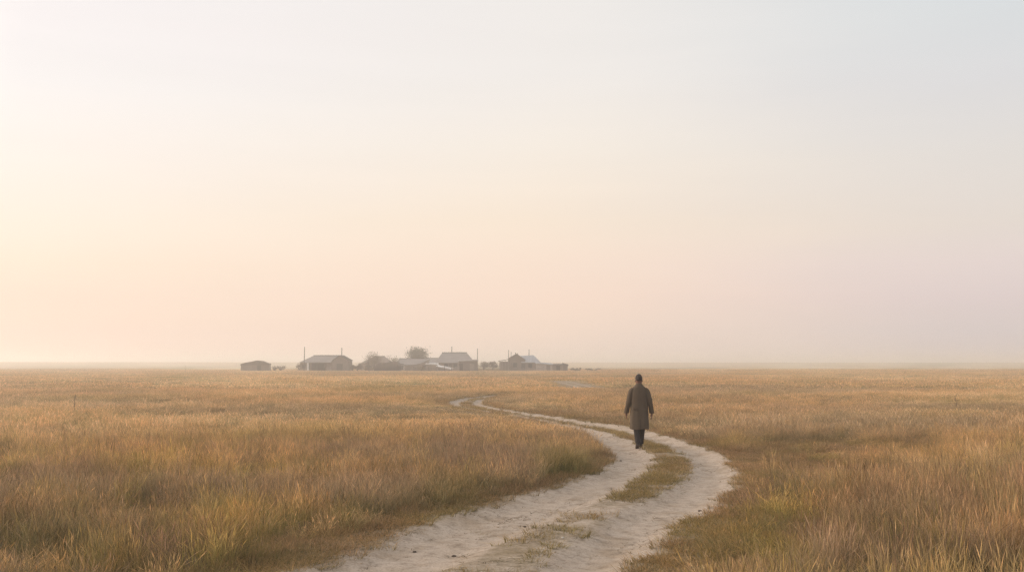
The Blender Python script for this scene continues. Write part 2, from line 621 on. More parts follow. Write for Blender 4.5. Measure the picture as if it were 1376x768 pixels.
def add_points(x, y, kinds, hmul, min_tall, size=1.0, short=False):
    ln, rd = fields(x, y)
    dt = dirt_amount(x, y, ln)
    tl = tall_amount(x, y, ln, rd)
    n = len(x)
    if short:
        keep = (tl < 0.8) & (rd < 6)
        m = fbm(x * 1.7, y * 1.7, 3, 91)
        m2 = fbm(x * 4.0, y * 4.0, 2, 92)
        cover = np.where(rd < 0, sstep(0.36, 0.56, m + 0.16 * sstep(15.0, 17.5, y)), sstep(0.25, 0.5, m + 0.15))
        fr = np.where(rd < 0, np.where(y < 14.5, 0.34, 0.9), 1.0)
        keep &= (rng.random(n) < cover * (1 - sstep(0.15, 0.85, dt)) * fr)
        h = (0.55 + 0.9 * rng.random(n)) * (0.6 + 0.8 * m2) * (0.75 + 1.3 * np.clip(tl, 0, 1))
    else:
        dens = fbm(x * 0.9, y * 0.9, 3, 95)
        keep = (rng.random(n) < (0.22 + 0.78 * sstep(0.30, 0.62, dens + 0.16)) * tl) & (dt < 0.3)
        hn = fbm(x / 1.6, y / 1.6, 3, 97)
        hn = hn + (fbm(x * 1.5, y * 1.5, 3, 133) - 0.5) * 0.9 * (1 - sstep(18, 30, y))
        h = np.clip(0.58 + 0.80 * hn, 0.35, 2) * (0.75 + 0.5 * rng.random(n)) * (0.30 + 0.70 * tl) * (1.0 - 0.42 * sstep(22, 40, y) - 0.12 * sstep(60, 200, y))
        h = h * (1 - 0.5 * np.exp(-((x + 3.5) / 3.5) ** 2 - ((y - 41) / 9.0) ** 2)) * (1 - 0.35 * sstep(120, 200, y))
        h = h * (1 - 0.5 * sstep(26, 32, y) * (1 - sstep(0.8, 3.0, rd)))
        h = h * (1 + 0.22 * sstep(2.5, 4.5, x) * (1 - sstep(16, 24, y)))
    x, y, h, ln, rd, tl = x[keep], y[keep], h[keep], ln[keep], rd[keep], tl[keep]
    n = len(x)
    z = ground_z(x, y, ln, rd)
    col = sward_colour(x, y, (rng.random(n) - 0.5) * 0.9)
    nj = 1 - sstep(14, 30, y)
    cl = fbm(x * 1.3 + 5, y * 1.3, 3, 131) - 0.5  # near clumps vary in tone, painting shadow pockets into the grass colour
    col *= ((0.90 + 0.30 * (rng.random(n) - 0.5) * (1 + 1.2 * nj)) * (1 + 0.9 * cl * nj))[:, None]
    if short:
        q = fbm(x * 0.8, y * 0.8, 3, 99)
        green = np.array((0.33, 0.27, 0.135))
        dry = np.array((0.37, 0.265, 0.165))
        sc = dry + (green - dry) * sstep(0.42, 0.6, q + np.where(rd < 0, 0.12, -0.10))[:, None]
        col = col * 0.3 + sc * 0.7
    k = np.array(kinds)
    ci = k[rng.integers(0, len(k), n)]
    P["co"].append(np.stack([x, y, z], -1))
    P["idx"].append(ci)
    P["rot"].append(rng.random(n) * 6.283)
    P["scl"].append(np.stack([np.full(n, size), np.full(n, size), h * hmul], -1))
    P["col"].append(col)


x, y = scatter(6.5, 27, 26); add_points(x, y, [0, 0, 1, 1, 2, 3, 4], 0.92, 0.3)
x, y = scatter(27, 75, 8.0); add_points(x, y, [7, 8, 8, 9], 0.95, 0.3)
x, y = scatter(75, 330, 0.85); add_points(x, y, [10, 11], 0.95, 0.3)
m0 = 60000
xs_ = rng.uniform(-7, 10, m0); ys_ = rng.uniform(6.5, 32, m0)
add_points(xs_, ys_, [5, 5, 6], 1.0, 0, short=True)
xs_ = rng.uniform(-5, 12, 16000); ys_ = rng.uniform(32, 62, 16000)
add_points(xs_, ys_, [5, 6], 1.3, 0, size=1.8, short=True)
# litter on and beside the ruts
x, y = rng.uniform(-5, 8, 26000), rng.uniform(6.5, 34, 26000)
ln, rd = fields(x, y)
dt = dirt_amount(x, y, ln)
m = fbm(x * 1.6, y * 1.6, 4, 111)
edge = np.exp(-(np.clip(ln, -1, 1) / 0.22) ** 2)
p = (0.05 + 0.55 * sstep(0.45, 0.62, m)) * (0.25 + 0.9 * edge + 0.5 * (rd < 0) * (y < 16)) * (rd < 1.2)
kp = rng.random(len(x)) < p * 0.5
x, y, ln, rd = x[kp], y[kp], ln[kp], rd[kp]
n = len(x)
P["co"].append(np.stack([x, y, ground_z(x, y, ln, rd) + 0.012], -1))
P["idx"].append(np.where(rng.random(n) < 0.6, 12, 13))
P["rot"].append(rng.random(n) * 6.283)
sc_ = 0.5 + 0.9 * rng.random(n)
P["scl"].append(np.stack([sc_, sc_, 0.5 * sc_], -1))
lc = np.array((0.17, 0.125, 0.085)) + (np.array((0.42, 0.33, 0.21)) - np.array((0.17, 0.125, 0.085))) * (rng.random(n) ** 2)[:, None]
P["col"].append(lc)
x, y = scatter(6.5, 24, 0.9)
add_points(x, y, [14], 0.95, 0.3)
for k in P:
    P[k] = np.concatenate(P[k])
npts = len(P["idx"])
me = bpy.data.meshes.new("grass")
me.vertices.add(npts)
me.vertices.foreach_set("co", P["co"].astype(np.float32).ravel())
a = me.attributes.new("kind_index", 'INT', 'POINT'); a.data.foreach_set("value", P["idx"].astype(np.int32))
a = me.attributes.new("turn", 'FLOAT', 'POINT'); a.data.foreach_set("value", P["rot"].astype(np.float32))
a = me.attributes.new("size", 'FLOAT_VECTOR', 'POINT'); a.data.foreach_set("vector", P["scl"].astype(np.float32).ravel())
a = me.attributes.new("sward", 'FLOAT_VECTOR', 'POINT'); a.data.foreach_set("vector", P["col"].astype(np.float32).ravel())
me.materials.append(GRASS_MAT)
grass = bpy.data.objects.new("grass", me)
COL.objects.link(grass)
grass["kind"] = "stuff"
grass["label"] = "tall dry tan steppe grass with green and russet patches"
ng = bpy.data.node_groups.new("scatter_tufts", "GeometryNodeTree")
ng.interface.new_socket("Geometry", in_out='INPUT', socket_type='NodeSocketGeometry')
ng.interface.new_socket("Geometry", in_out='OUTPUT', socket_type='NodeSocketGeometry')
gi = ng.nodes.new("NodeGroupInput"); go = ng.nodes.new("NodeGroupOutput")
mtp = ng.nodes.new("GeometryNodeMeshToPoints")
iop = ng.nodes.new("GeometryNodeInstanceOnPoints")
cinf = ng.nodes.new("GeometryNodeCollectionInfo")
cinf.inputs["Collection"].default_value = lib
cinf.inputs["Separate Children"].default_value = True
cinf.inputs["Reset Children"].default_value = True
iop.inputs["Pick Instance"].default_value = True


def named(n, t):
    x = ng.nodes.new("GeometryNodeInputNamedAttribute")
    x.data_type = t
    x.inputs["Name"].default_value = n
    return x.outputs["Attribute"]


comb = ng.nodes.new("ShaderNodeCombineXYZ")
ng.links.new(named("turn", 'FLOAT'), comb.inputs["Z"])
e2r = ng.nodes.new("FunctionNodeEulerToRotation")
ng.links.new(comb.outputs[0], e2r.inputs[0])
ng.links.new(gi.outputs[0], mtp.inputs["Mesh"])
ng.links.new(mtp.outputs[0], iop.inputs["Points"])
ng.links.new(cinf.outputs[0], iop.inputs["Instance"])
ng.links.new(named("kind_index", 'INT'), iop.inputs["Instance Index"])
ng.links.new(e2r.outputs[0], iop.inputs["Rotation"])
ng.links.new(named("size", 'FLOAT_VECTOR'), iop.inputs["Scale"])
ng.links.new(iop.outputs[0], go.inputs[0])
md = grass.modifiers.new("scatter", 'NODES')
md.node_group = ng
print("tufts placed:", npts)

# ------------------------------------------------------------------ object helpers
def tag(o, label, cat=None, group=None, kind=None):
    o["label"] = label
    if cat: o["category"] = cat
    if group: o["group"] = group
    if kind: o["kind"] = kind
    return o


def gz_at(x, y):
    xa, ya = np.array([x], float), np.array([y], float)
    l, r = fields(xa, ya)
    return float(ground_z(xa, ya, l, r)[0])


def empty(name, loc, rz, label, cat, group=None):
    o = bpy.data.objects.new(name, None)
    o.empty_display_size = 0.3
    COL.objects.link(o)
    o.location = loc
    o.rotation_euler = (0, 0, rz)
    return tag(o, label, cat, group)


class MB:
    def __init__(s):
        s.v, s.f = [], []

    def box(s, x0, x1, y0, y1, z0, z1):
        b = len(s.v)
        s.v += [(x0, y0, z0), (x1, y0, z0), (x1, y1, z0), (x0, y1, z0), (x0, y0, z1), (x1, y0, z1), (x1, y1, z1), (x0, y1, z1)]
        s.f += [tuple(b + i for i in q) for q in ((0, 3, 2, 1), (4, 5, 6, 7), (0, 1, 5, 4), (1, 2, 6, 5), (2, 3, 7, 6), (3, 0, 4, 7))]

    def slab(s, p, t):
        """a sheet through 3 or 4 points given real thickness downwards"""
        b = len(s.v)
        n = len(p)
        nrm = (Vector(p[1]) - Vector(p[0])).cross(Vector(p[-1]) - Vector(p[0])).normalized()
        if nrm.z < 0:
            nrm = -nrm
        s.v += [tuple(q) for q in p] + [tuple(Vector(q) - nrm * t) for q in p]
        s.f.append(tuple(range(b, b + n)))
        s.f.append(tuple(range(b + 2 * n - 1, b + n - 1, -1)))
        for i in range(n):
            j = (i + 1) % n
            s.f.append((b + i, b + n + i, b + n + j, b + j))

    def prism(s, prof, y0, y1, axis='y'):
        """a solid whose outline prof (x,z) is carried from y0 to y1"""
        b = len(s.v)
        n = len(prof)
        for yy in (y0, y1):
            for (x, z) in prof:
                s.v.append((x, yy, z) if axis == 'y' else (yy, x, z))
        s.f.append(tuple(range(b, b + n)))
        s.f.append(tuple(range(b + 2 * n - 1, b + n - 1, -1)))
        for i in range(n):
            j = (i + 1) % n
            s.f.append((b + i, b + n + i, b + n + j, b + j))

    def tube(s, p0, p1, r0, r1, n=8):
        p0, p1 = Vector(p0), Vector(p1)
        d = (p1 - p0).normalized()
        u = d.orthogonal().normalized()
        w = d.cross(u)
        b = len(s.v)
        for p, r in ((p0, r0), (p1, r1)):
            for i in range(n):
                a_ = 2 * math.pi * i / n
                s.v.append(tuple(p + (u * math.cos(a_) + w * math.sin(a_)) * r))
        for i in range(n):
            j = (i + 1) % n
            s.f.append((b + i, b + j, b + n + j, b + n + i))
        s.f.append(tuple(range(b + n - 1, b - 1, -1)))
        s.f.append(tuple(range(b + n, b + 2 * n)))

    def build(s, name, mat, parent=None, smooth=False):
        me_ = bpy.data.meshes.new(name)
        me_.from_pydata(s.v, [], s.f)
        bm = bmesh.new(); bm.from_mesh(me_)
        bmesh.ops.recalc_face_normals(bm, faces=bm.faces)
        bm.to_mesh(me_); bm.free()
        if smooth:
            me_.shade_smooth()
        me_.materials.append(mat)
        o = bpy.data.objects.new(name, me_)
        COL.objects.link(o)
        if parent: o.parent = parent
        return o


M = dict(
    plank=simple_mat("weathered_plank", (0.178, 0.142, 0.118), var=0.35, scale=2.0, stretch=(6, 6, 0.6)),
    dark=simple_mat("old_dark_boards", (0.067, 0.054, 0.047), var=0.3, scale=2.0, stretch=(6, 6, 0.6)),
    adobe=simple_mat("mud_wall", (0.255, 0.208, 0.171), var=0.25, scale=0.8),
    pale=simple_mat("limewash", (0.36, 0.31, 0.28), var=0.2, scale=0.7),
    white=simple_mat("white_paint", (0.70, 0.67, 0.64), var=0.12, scale=0.9),
    roof=simple_mat("slate_grey_roof", (0.244, 0.221, 0.210), var=0.25, scale=0.9, stretch=(0.5, 2, 2)),
    metal=simple_mat("galvanised_roof", (0.325, 0.338, 0.362), rough=0.6, var=0.3, scale=0.6, stretch=(2, 0.4, 0.4)),
    sod=simple_mat("sod_roof", (0.104, 0.079, 0.065), var=0.35, scale=1.2, bump=0.4),
    sodl=simple_mat("dry_sod_roof", (0.204, 0.158, 0.131), var=0.35, scale=1.2, bump=0.4),
    glass=simple_mat("window_glass", (0.02, 0.022, 0.025), rough=0.2, var=0.1),
    wood=simple_mat("pole_wood", (0.06, 0.05, 0.043), var=0.3, scale=3),
    bay_shade=simple_mat("painted_bay_shade", (0.04, 0.034, 0.03), var=0.2),
    bark=simple_mat("bark", (0.07, 0.055, 0.045), var=0.3, scale=5),
    leaf=simple_mat("dull_leaves", (0.144, 0.129, 0.078), var=0.4, scale=1.2),
    leaf2=simple_mat("autumn_leaves", (0.188, 0.141, 0.090), var=0.4, scale=1.2),
)
S = 1 / F


def wx(u, d):
    return (u - 688.0) * d * S


def wz(v, d):
    return EYE + (487.0 - v) * d * S


def add_door(root, x, z0, w, h, y, mat='dark'):
    m = MB(); m.box(x - w / 2, x + w / 2, y - 0.09, y - 0.003, z0, z0 + h)
    d = m.build("door", M[mat], root)
    m = MB(); m.box(x + w * 0.32, x + w * 0.40, y - 0.14, y - 0.092, z0 + h * .48, z0 + h * .54); m.build("handle", M['wood'], d)


def add_window(root, x, z, w, h, y):
    w *= 1.25; h *= 1.25
    m = MB()
    t = 0.09
    m.box(x - w / 2 - t, x - w / 2, y - .1, y - .003, z - h / 2 - t, z + h / 2 + t)
    m.box(x + w / 2, x + w / 2 + t, y - .1, y - .003, z - h / 2 - t, z + h / 2 + t)
    m.box(x - w / 2, x + w / 2, y - .1, y - .003, z + h / 2, z + h / 2 + t)
    m.box(x - w / 2, x + w / 2, y - .1, y - .003, z - h / 2 - t, z - h / 2)
    f = m.build("window", M['plank'], root)
    m = MB(); m.box(x - w / 2, x + w / 2, y - .05, y - .004, z - h / 2, z + h / 2); m.build("pane", M['glass'], f)


# --- lone rounded hut on the left
d = 262
root = empty("sod_hut", (wx(345, d), d, gz_at(wx(345, d), d) - 0.05), R(8), "small rounded dark hut standing alone left of the village", "hut")
k = d * S
prof = [(-18.5 * k, 0), (-18.3 * k, 8.2 * k), (18.2 * k, 9.0 * k), (18.8 * k, 0)]
m = MB(); m.prism(prof, -2.2, 2.2); m.build("wall", M['plank'], root)
prof = [(-18.9 * k, 7.6 * k), (-18.6 * k, 9.2 * k), (-12 * k, 11.2 * k), (-5 * k, 12.4 * k), (2 * k, 14.0 * k), (9 * k, 13.2 * k), (14 * k, 11.2 * k), (18.5 * k, 9.8 * k), (18.9 * k, 8.2 * k)]
m = MB(); m.prism(prof, -2.5, 2.5); m.build("roof", M['sod'], root)
add_door(root, 5.5 * k, 0, 1.0, 1.5, -2.2)

# --- long barn with gabled wing
d = 264
k = d * S
root = empty("barn", (wx(439, d), d, gz_at(wx(439, d), d) - 0.05), R(0), "long grey hip-roofed barn with an open bay and a gabled right wing", "barn")
m = MB()
m.box(-32 * k, -22 * k, -2.6, 3.4, 0, 12.0 * k)
m.box(-22 * k, 10 * k, -0.6, 3.4, 0, 12.0 * k)
m.build("wall", M['adobe'], root)
m = MB(); m.box(10 * k, 32.5 * k, -3.2, 3.0, 0, 12.5 * k); m.prism([(9.9 * k, 12.5 * k), (32.6 * k, 12.5 * k), (31 * k, 14.6 * k), (21 * k, 19.8 * k), (13 * k, 16 * k)], -3.2, 3.0); m.build("wing", M['plank'], root)
m = MB()
m.slab([(-33 * k, -3.0, 11.4 * k), (12 * k, -3.0, 11.4 * k), (18 * k, 0.3, 20.4 * k), (-17 * k, 0.3, 20.4 * k)], .15)
m.slab([(-33 * k, 3.8, 11.4 * k), (12 * k, 3.8, 11.4 * k), (18 * k, 0.3, 20.4 * k), (-17 * k, 0.3, 20.4 * k)], .15)
m.slab([(-33 * k, -3.0, 11.4 * k), (-33 * k, 3.8, 11.4 * k), (-17 * k, 0.3, 20.4 * k)], .15)
rf0 = m.build("roof", M['roof'], root)
m = MB(); m.box(-17.3 * k, 18.3 * k, .2, .4, 20.2 * k, 21.0 * k); m.build("ridge_board", M['dark'], rf0)
m = MB()
m.slab([(21 * k, -3.5, 21.0 * k), (33.5 * k, -3.5, 14.0 * k), (33.5 * k, 3.3, 14.0 * k), (21 * k, 3.3, 21.0 * k)], .14)
m.slab([(21 * k, -3.5, 21.0 * k), (10.5 * k, -3.5, 13.5 * k), (10.5 * k, 3.3, 13.5 * k), (21 * k, 3.3, 21.0 * k)], .14)
m.build("roof", M['dark'], root)
for i, u in enumerate((-21.5, -10, 0)):
    m = MB(); q = .20 if i == 0 else .08
    m.box(u * k - q, u * k + q, -2.95, -2.7, 0, 11.2 * k); m.build("post", M['white'] if i == 0 else M['wood'], root)
m = MB(); m.box(-19 * k, -1 * k, -0.70, -0.603, 0, 10.4 * k); m.build("door", M['bay_shade'], root)  # dark sheet, not a door: paints the shade of the open bay
m = MB(); m.box(1 * k, 9 * k, -0.70, -0.603, 0, 10.8 * k); m.build("wall_panel", M['pale'], root)
add_door(root, 21 * k, 0, 1.6, 1.9, -3.2, 'dark')
add_window(root, -27.5 * k, 6.5 * k, .8, .8, -2.6)


def cottage(label, u0, u1, base_v, eave_v, ridge_v, ru0, ru1, d, depth, wall, roof, rz=0.0, name="cottage", cat="house", doors=(), windows=(), chim=None, group="buildings of the small steppe village"):
    k = d * S
    uc = (u0 + u1) / 2
    X0 = wx(uc, d)
    zb = gz_at(X0, d) - .05
    root = empty(name, (X0, d, zb), rz, label, cat, group)
    he, hr = wz(eave_v, d) - zb, wz(ridge_v, d) - zb
    a0, a1 = (u0 - uc) * k, (u1 - uc) * k
    b0, b1 = (ru0 - uc) * k, (ru1 - uc) * k
    y0, y1 = -depth / 2, depth / 2
    m = MB()
    m.box(a0 + .15, a1 - .15, y0, y1, 0, he - .02)
    m.build("wall", M[wall], root)
    o = .3
    m = MB()
    P0, P1, P2, P3 = (a0 - .1, y0 - o, he - .1), (a1 + .1, y0 - o, he - .1), (a1 + .1, y1 + o, he - .1), (a0 - .1, y1 + o, he - .1)
    Q0, Q1 = (b0, 0, hr), (b1, 0, hr)
    m.slab([P0, P1, Q1, Q0], .12); m.slab([P2, P3, Q0, Q1], .12)
    m.slab([P0, P3, Q0], .12); m.slab([P1, P2, Q1], .12)
    rf = m.build("roof", M[roof], root)
    m = MB(); m.box(b0 - .08, b1 + .08, -.14, .14, hr - .05, hr + .10); m.build("ridge_board", M['dark'], rf)
    if chim is not None:
        cu, ch = chim
        m = MB(); m.box((cu - uc) * k - .22, (cu - uc) * k + .22, -.4, .05, hr - .6, hr + ch); m.box((cu - uc) * k - .28, (cu - uc) * k + .28, -.46, .11, hr + ch, hr + ch + .1)
        m.build("chimney", M['adobe'], rf)
    for (du, w, h, mt) in doors:
        add_door(root, (du - uc) * k, 0, w, h, y0, mt)
    for (du, v, w, h) in windows:
        add_window(root, (du - uc) * k, wz(v, d) - zb, w, h, y0)
    return root


cottage("low pale cottage behind the bushy shrub left of the round tree", 487, 528, 498, 488, 478.5, 503, 517, 280, 6, 'pale', 'sodl', R(-6), windows=((497, 493, .7, .8), (501.5, 493, .7, .8)))
cottage("long low cottage with pale walls in front of the round tree", 533, 578, 498, 489.5, 481.5, 537, 574, 275, 6, 'white', 'roof', R(4), doors=((541, 1.0, 1.9, 'dark'),), windows=((549, 493, .8, .9), (558, 493, .8, .9)))
cottage("narrow cottage with a level grey ridge left of the large hip-roofed house", 570, 604, 498, 487, 481, 573, 600, 282, 6, 'plank', 'roof', R(-3))
cottage("large house with a broad grey hipped roof in the village middle", 586, 638, 498, 486.5, 473.5, 594.5, 627, 268, 9, 'plank', 'roof', R(3), windows=((600, 491, .8, .9), (612, 491, .8, .9)), doors=((606, 1.0, 1.9, 'dark'),))

# domed dark shed in front
d = 250
k = d * S
root = empty("earth_shed", (wx(521.5, d), d, gz_at(wx(521.5, d), d) - .05), R(-4), "dark dome-roofed earth shed in front of the shrubs", "shed", "buildings of the small steppe village")
m = MB(); m.prism([(-16.5 * k, 0), (-15.5 * k, 4.5 * k), (15.5 * k, 8.5 * k), (16.5 * k, 0)], -2, 2); m.build("wall", M['dark'], root)
m = MB(); m.prism([(-16.8 * k, 4.0 * k), (-13 * k, 8.6 * k), (-9 * k, 11.2 * k), (1 * k, 11.4 * k), (7 * k, 13.0 * k), (12.5 * k, 13.2 * k), (15 * k, 10.5 * k), (16.8 * k, 6.5 * k)], -2.3, 2.3); m.build("roof", M['sod'], root)
add_door(root, 9 * k, 0, .9, 1.5, -2.0)
root = empty("earth_shed", (wx(553, 256), 256, gz_at(wx(553, 256), 256) - .05), R(5), "low mud shed with a rising roof before the pale long cottage", "shed", "buildings of the small steppe village")
k = 256 * S
m = MB(); m.prism([(-9 * k, 0), (-9 * k, 7 * k), (13 * k, 9 * k), (23 * k, 14 * k), (24 * k, 14 * k), (24 * k, 0)], -2, 2); m.build("wall", M['adobe'], root)
m = MB(); m.prism([(-9.6 * k, 7 * k), (-9.6 * k, 8 * k), (5 * k, 9 * k), (13 * k, 10.6 * k), (23 * k, 15.4 * k), (25 * k, 15.4 * k), (25 * k, 14.3 * k), (23 * k, 14.2 * k), (13 * k, 9.2 * k)], -2.3, 2.3); m.build("roof", M['sodl'], root)
add_door(root, 17 * k, 0, .9, 1.5, -2.0)


def lean_to(label, u0, u1, v0, v1, d, depth, wall, roof, rz=0.0, doors=(), open_front=False, cat="shed", name="lean_to"):
    """v0/v1: roof line height at the left and right end"""
    k = d * S
    uc = (u0 + u1) / 2
    X0 = wx(uc, d)
    zb = gz_at(X0, d) - .05
    root = empty(name, (X0, d, zb), rz, label, cat, "buildings of the small steppe village")
    a0, a1 = (u0 - uc) * k, (u1 - uc) * k
    h0, h1 = wz(v0, d) - zb, wz(v1, d) - zb
    m = MB()
    if open_front:
        m.prism([(a0 + .1, 0), (a0 + .1, h0 - .25), (a1 - .1, h1 - .25), (a1 - .1, 0)], depth / 2 - .2, depth / 2)
        m.box(a0 + .1, a0 + .25, -depth / 2, depth / 2 - .2, 0, h0 - .3)
        m.box(a1 - .25, a1 - .1, -depth / 2, depth / 2 - .2, 0, h1 - .3)
    else:
        m.prism([(a0 + .1, 0), (a0 + .1, h0 - .12), (a1 - .1, h1 - .12), (a1 - .1, 0)], -depth / 2, depth / 2)
    m.build("wall", M[wall], root)
    m = MB()
    m.slab([(a0 - .1, -depth / 2 - .3, h0 - .22), (a1 + .1, -depth / 2 - .3, h1 - .22), (a1 + .1, depth / 2 + .2, h1 + .12), (a0 - .1, depth / 2 + .2, h0 + .12)], .1)
    m.build("roof", M[roof], root)
    for (du, w, h, mt) in doors:
        add_door(root, (du - uc) * k, 0, w, h, -depth / 2, mt)
    return root


lean_to("lean-to with a flat white roof edge left of the hip-roofed house", 573, 589, 487.5, 488.3, 254, 3, 'adobe', 'white', R(3))
lean_to("open lean-to whose white sheet roof slopes down to the right", 588, 608, 490.5, 494.5, 250, 3, 'pale', 'white', R(-3), open_front=True)
lean_to("square plank shed with a dark door right of the white lean-to", 616, 642, 484, 483, 252, 4, 'plank', 'roof', R(4), doors=((619.5, 1.0, 1.9, 'dark'), (634, 1.1, 1.9, 'adobe')))

# right-hand homestead
d = 262
k = d * S
uc = 700
root = empty("farmhouse", (wx(uc, d), d, gz_at(wx(uc, d), d) - .05), R(0), "rightmost farmhouse with bluish metal roof and peaked gable", "house", "buildings of the small steppe village")
zb = gz_at(wx(uc, d), d) - .05
H = lambda v: wz(v, d) - zb
U = lambda u: (u - uc) * k
m = MB()
m.box(U(686), U(724), -3, 3, 0, H(487))
m.prism([(U(684), H(487)), (U(684), H(481)), (U(694), H(475.8)), (U(704), H(481.5)), (U(706), H(487))], -3, -2.8)
m.build("wall", M['plank'], root)
m = MB()
m.box(U(672), U(686), -1.4, 2.6, 0, H(485.4))
m.build("annex", M['adobe'], root)
m = MB()
m.slab([(U(669.5), -2.8, H(484.6)), (U(687), -2.8, H(481.6)), (U(687), 2.8, H(481.6)), (U(669.5), 2.8, H(484.6))], .13)
m.build("roof", M['dark'], root)
for u in (671.5, 675, 679, 683):
    m = MB(); m.box(U(u) - .07, U(u) + .07, -2.6, -2.4, 0, H(485.2) + (u - 671) * .02); m.build("post", M['pale'], root)
m = MB()
m.slab([(U(694), -3.2, H(475)), (U(683), -3.2, H(481)), (U(683), 1, H(481)), (U(694), 1, H(475))], .12)
m.slab([(U(694), -3.2, H(475)), (U(706), -3.2, H(483.2)), (U(706), 1, H(483.2)), (U(694), 1, H(475))], .12)
m.build("roof", M['dark'], root)
m = MB()
m.slab([(U(700), -3.3, H(486.5)), (U(726), -3.3, H(486.5)), (U(717), 0, H(476.8)), (U(697), 0, H(478))], .12)
m.slab([(U(700), 3.3, H(486.5)), (U(726), 3.3, H(486.5)), (U(717), 0, H(476.8)), (U(697), 0, H(478))], .12)
m.slab([(U(726), -3.3, H(486.5)), (U(726), 3.3, H(486.5)), (U(717), 0, H(476.8))], .12)
rf = m.build("roof", M['metal'], root)
m = MB(); m.box(U(692), U(693.2), -.4, 0, H(477), H(473.5)); m.build("chimney", M['adobe'], rf)
m = MB(); m.box(U(695), U(696), -.4, 0, H(477), H(474.2)); m.build("chimney", M['adobe'], rf)
add_door(root, U(703), 0, 1.0, 1.9, -3)
add_window(root, U(712), H(491), .8, .9, -3)
add_window(root, U(692), H(490), .8, .9, -3)
lean_to("low pale shed against the right end of the farmhouse", 720, 742, 486.6, 488.2, 258, 3, 'pale', 'metal', R(2), doors=((736, 1, 1.5, 'plank'),))
lean_to("low plank byre at the far right end of the village", 741, 757, 488.6, 488.6, 262, 3, 'adobe', 'plank', R(-3), doors=((750, 1, 1.4, 'dark'),))
lean_to("tiny dark hutch closing the right end of the village", 756, 763, 487.6, 489.8, 260, 2, 'plank', 'dark', R(-3))


# --- picket fences
def fence(label, u0, u1, d0, d1, h, step, mat='plank', seed=0):
    rr = random.Random(seed)
    x0, x1 = wx(u0, d0), wx(u1, d1)
    cx, cy = (x0 + x1) / 2, (d0 + d1) / 2
    root = empty("picket_fence", (cx, cy, gz_at(cx, cy)), 0, label, "fence", "fences round the village yards")
    n = int(abs(x1 - x0) / step)
    m = MB()
    for i in range(n + 1):
        t = i / n
        x_, y_ = x0 + (x1 - x0) * t - cx, d0 + (d1 - d0) * t - cy
        hh = h * rr.uniform(.75, 1.1)
        m.box(x_ - .05, x_ + .05, y_ - .02, y_ + .02, -.05, hh)
    m.build("pickets", M[mat], root)
    m = MB()
    for z in (.35, .8):
        m.tube((x0 - cx, d0 - cy + .06, h * z), (x1 - cx, d1 - cy + .06, h * z), .035, .035, 6)
    m.build("rails", M['wood'], root)
    for i in range(4):
        t = i / 3
        m = MB(); x_, y_ = x0 + (x1 - x0) * t - cx, d0 + (d1 - d0) * t - cy
        m.tube((x_, y_ + .12, -.1), (x_, y_ + .12, h * 1.2), .07, .06, 7); m.build("post", M['wood'], root)
    return root


fence("uneven picket fence in front of the large hip-roofed house", 588, 617, 243, 244, 1.25, .3, 'pale', seed=1)
fence("long picket fence between the plank shed and the farmhouse", 642, 671, 252, 258, 1.5, .25, seed=2)
fence("sagging low fence in front of the mud shed and cottages", 556, 587, 247, 244, 1.0, .3, seed=3)
fence("low grey fence in front of the rightmost farmhouse", 700, 730, 249, 251, .8, .3, 'pale', seed=4)


# --- poles
def pole(label, u, v_top, d, r=0.11, cross=False):
    X = wx(u, d)
    zb = gz_at(X, d)
    h = wz(v_top, d) - zb
    if not cross:
        m = MB(); m.tube((0, 0, -.3), (.06, 0, h), r, r * .75, 8)
        o = m.build("wooden_pole", M['wood'])
        o.location = (X, d, zb)
        tag(o, label, "pole", "bare poles of the village")
        return o
    root = empty("wooden_pole", (X, d, zb), 0, label, "pole", "bare poles of the village")
    m = MB(); m.tube((0, 0, -.3), (.05, 0, h), r, r * .75, 8); m.build("shaft", M['wood'], root)
    m = MB(); m.box(-.35, .35, -.16, -.09, h - .55, h - .43); m.build("crossarm", M['wood'], root)
    return root


pole("leftmost tall pole at the left corner of the barn", 409.5, 466, 259, .13)
pole("shorter pole rising behind the gabled right wing of the barn", 459.5, 466.8, 272, .13)
pole("pole standing up behind the ridge of the hip-roofed house", 607, 465.2, 276, .12)
pole("slender pole right of the plank shed and hip-roofed house", 641.5, 468, 262, .10)
pole("tall pole over the open porch of the rightmost farmhouse", 683.3, 470, 268, .11)
pole("shorter pole just left of the farmhouse gable", 686.5, 472.5, 272, .09)
pole("pole rising behind the bluish metal roof of the farmhouse", 710.6, 469, 270, .11)


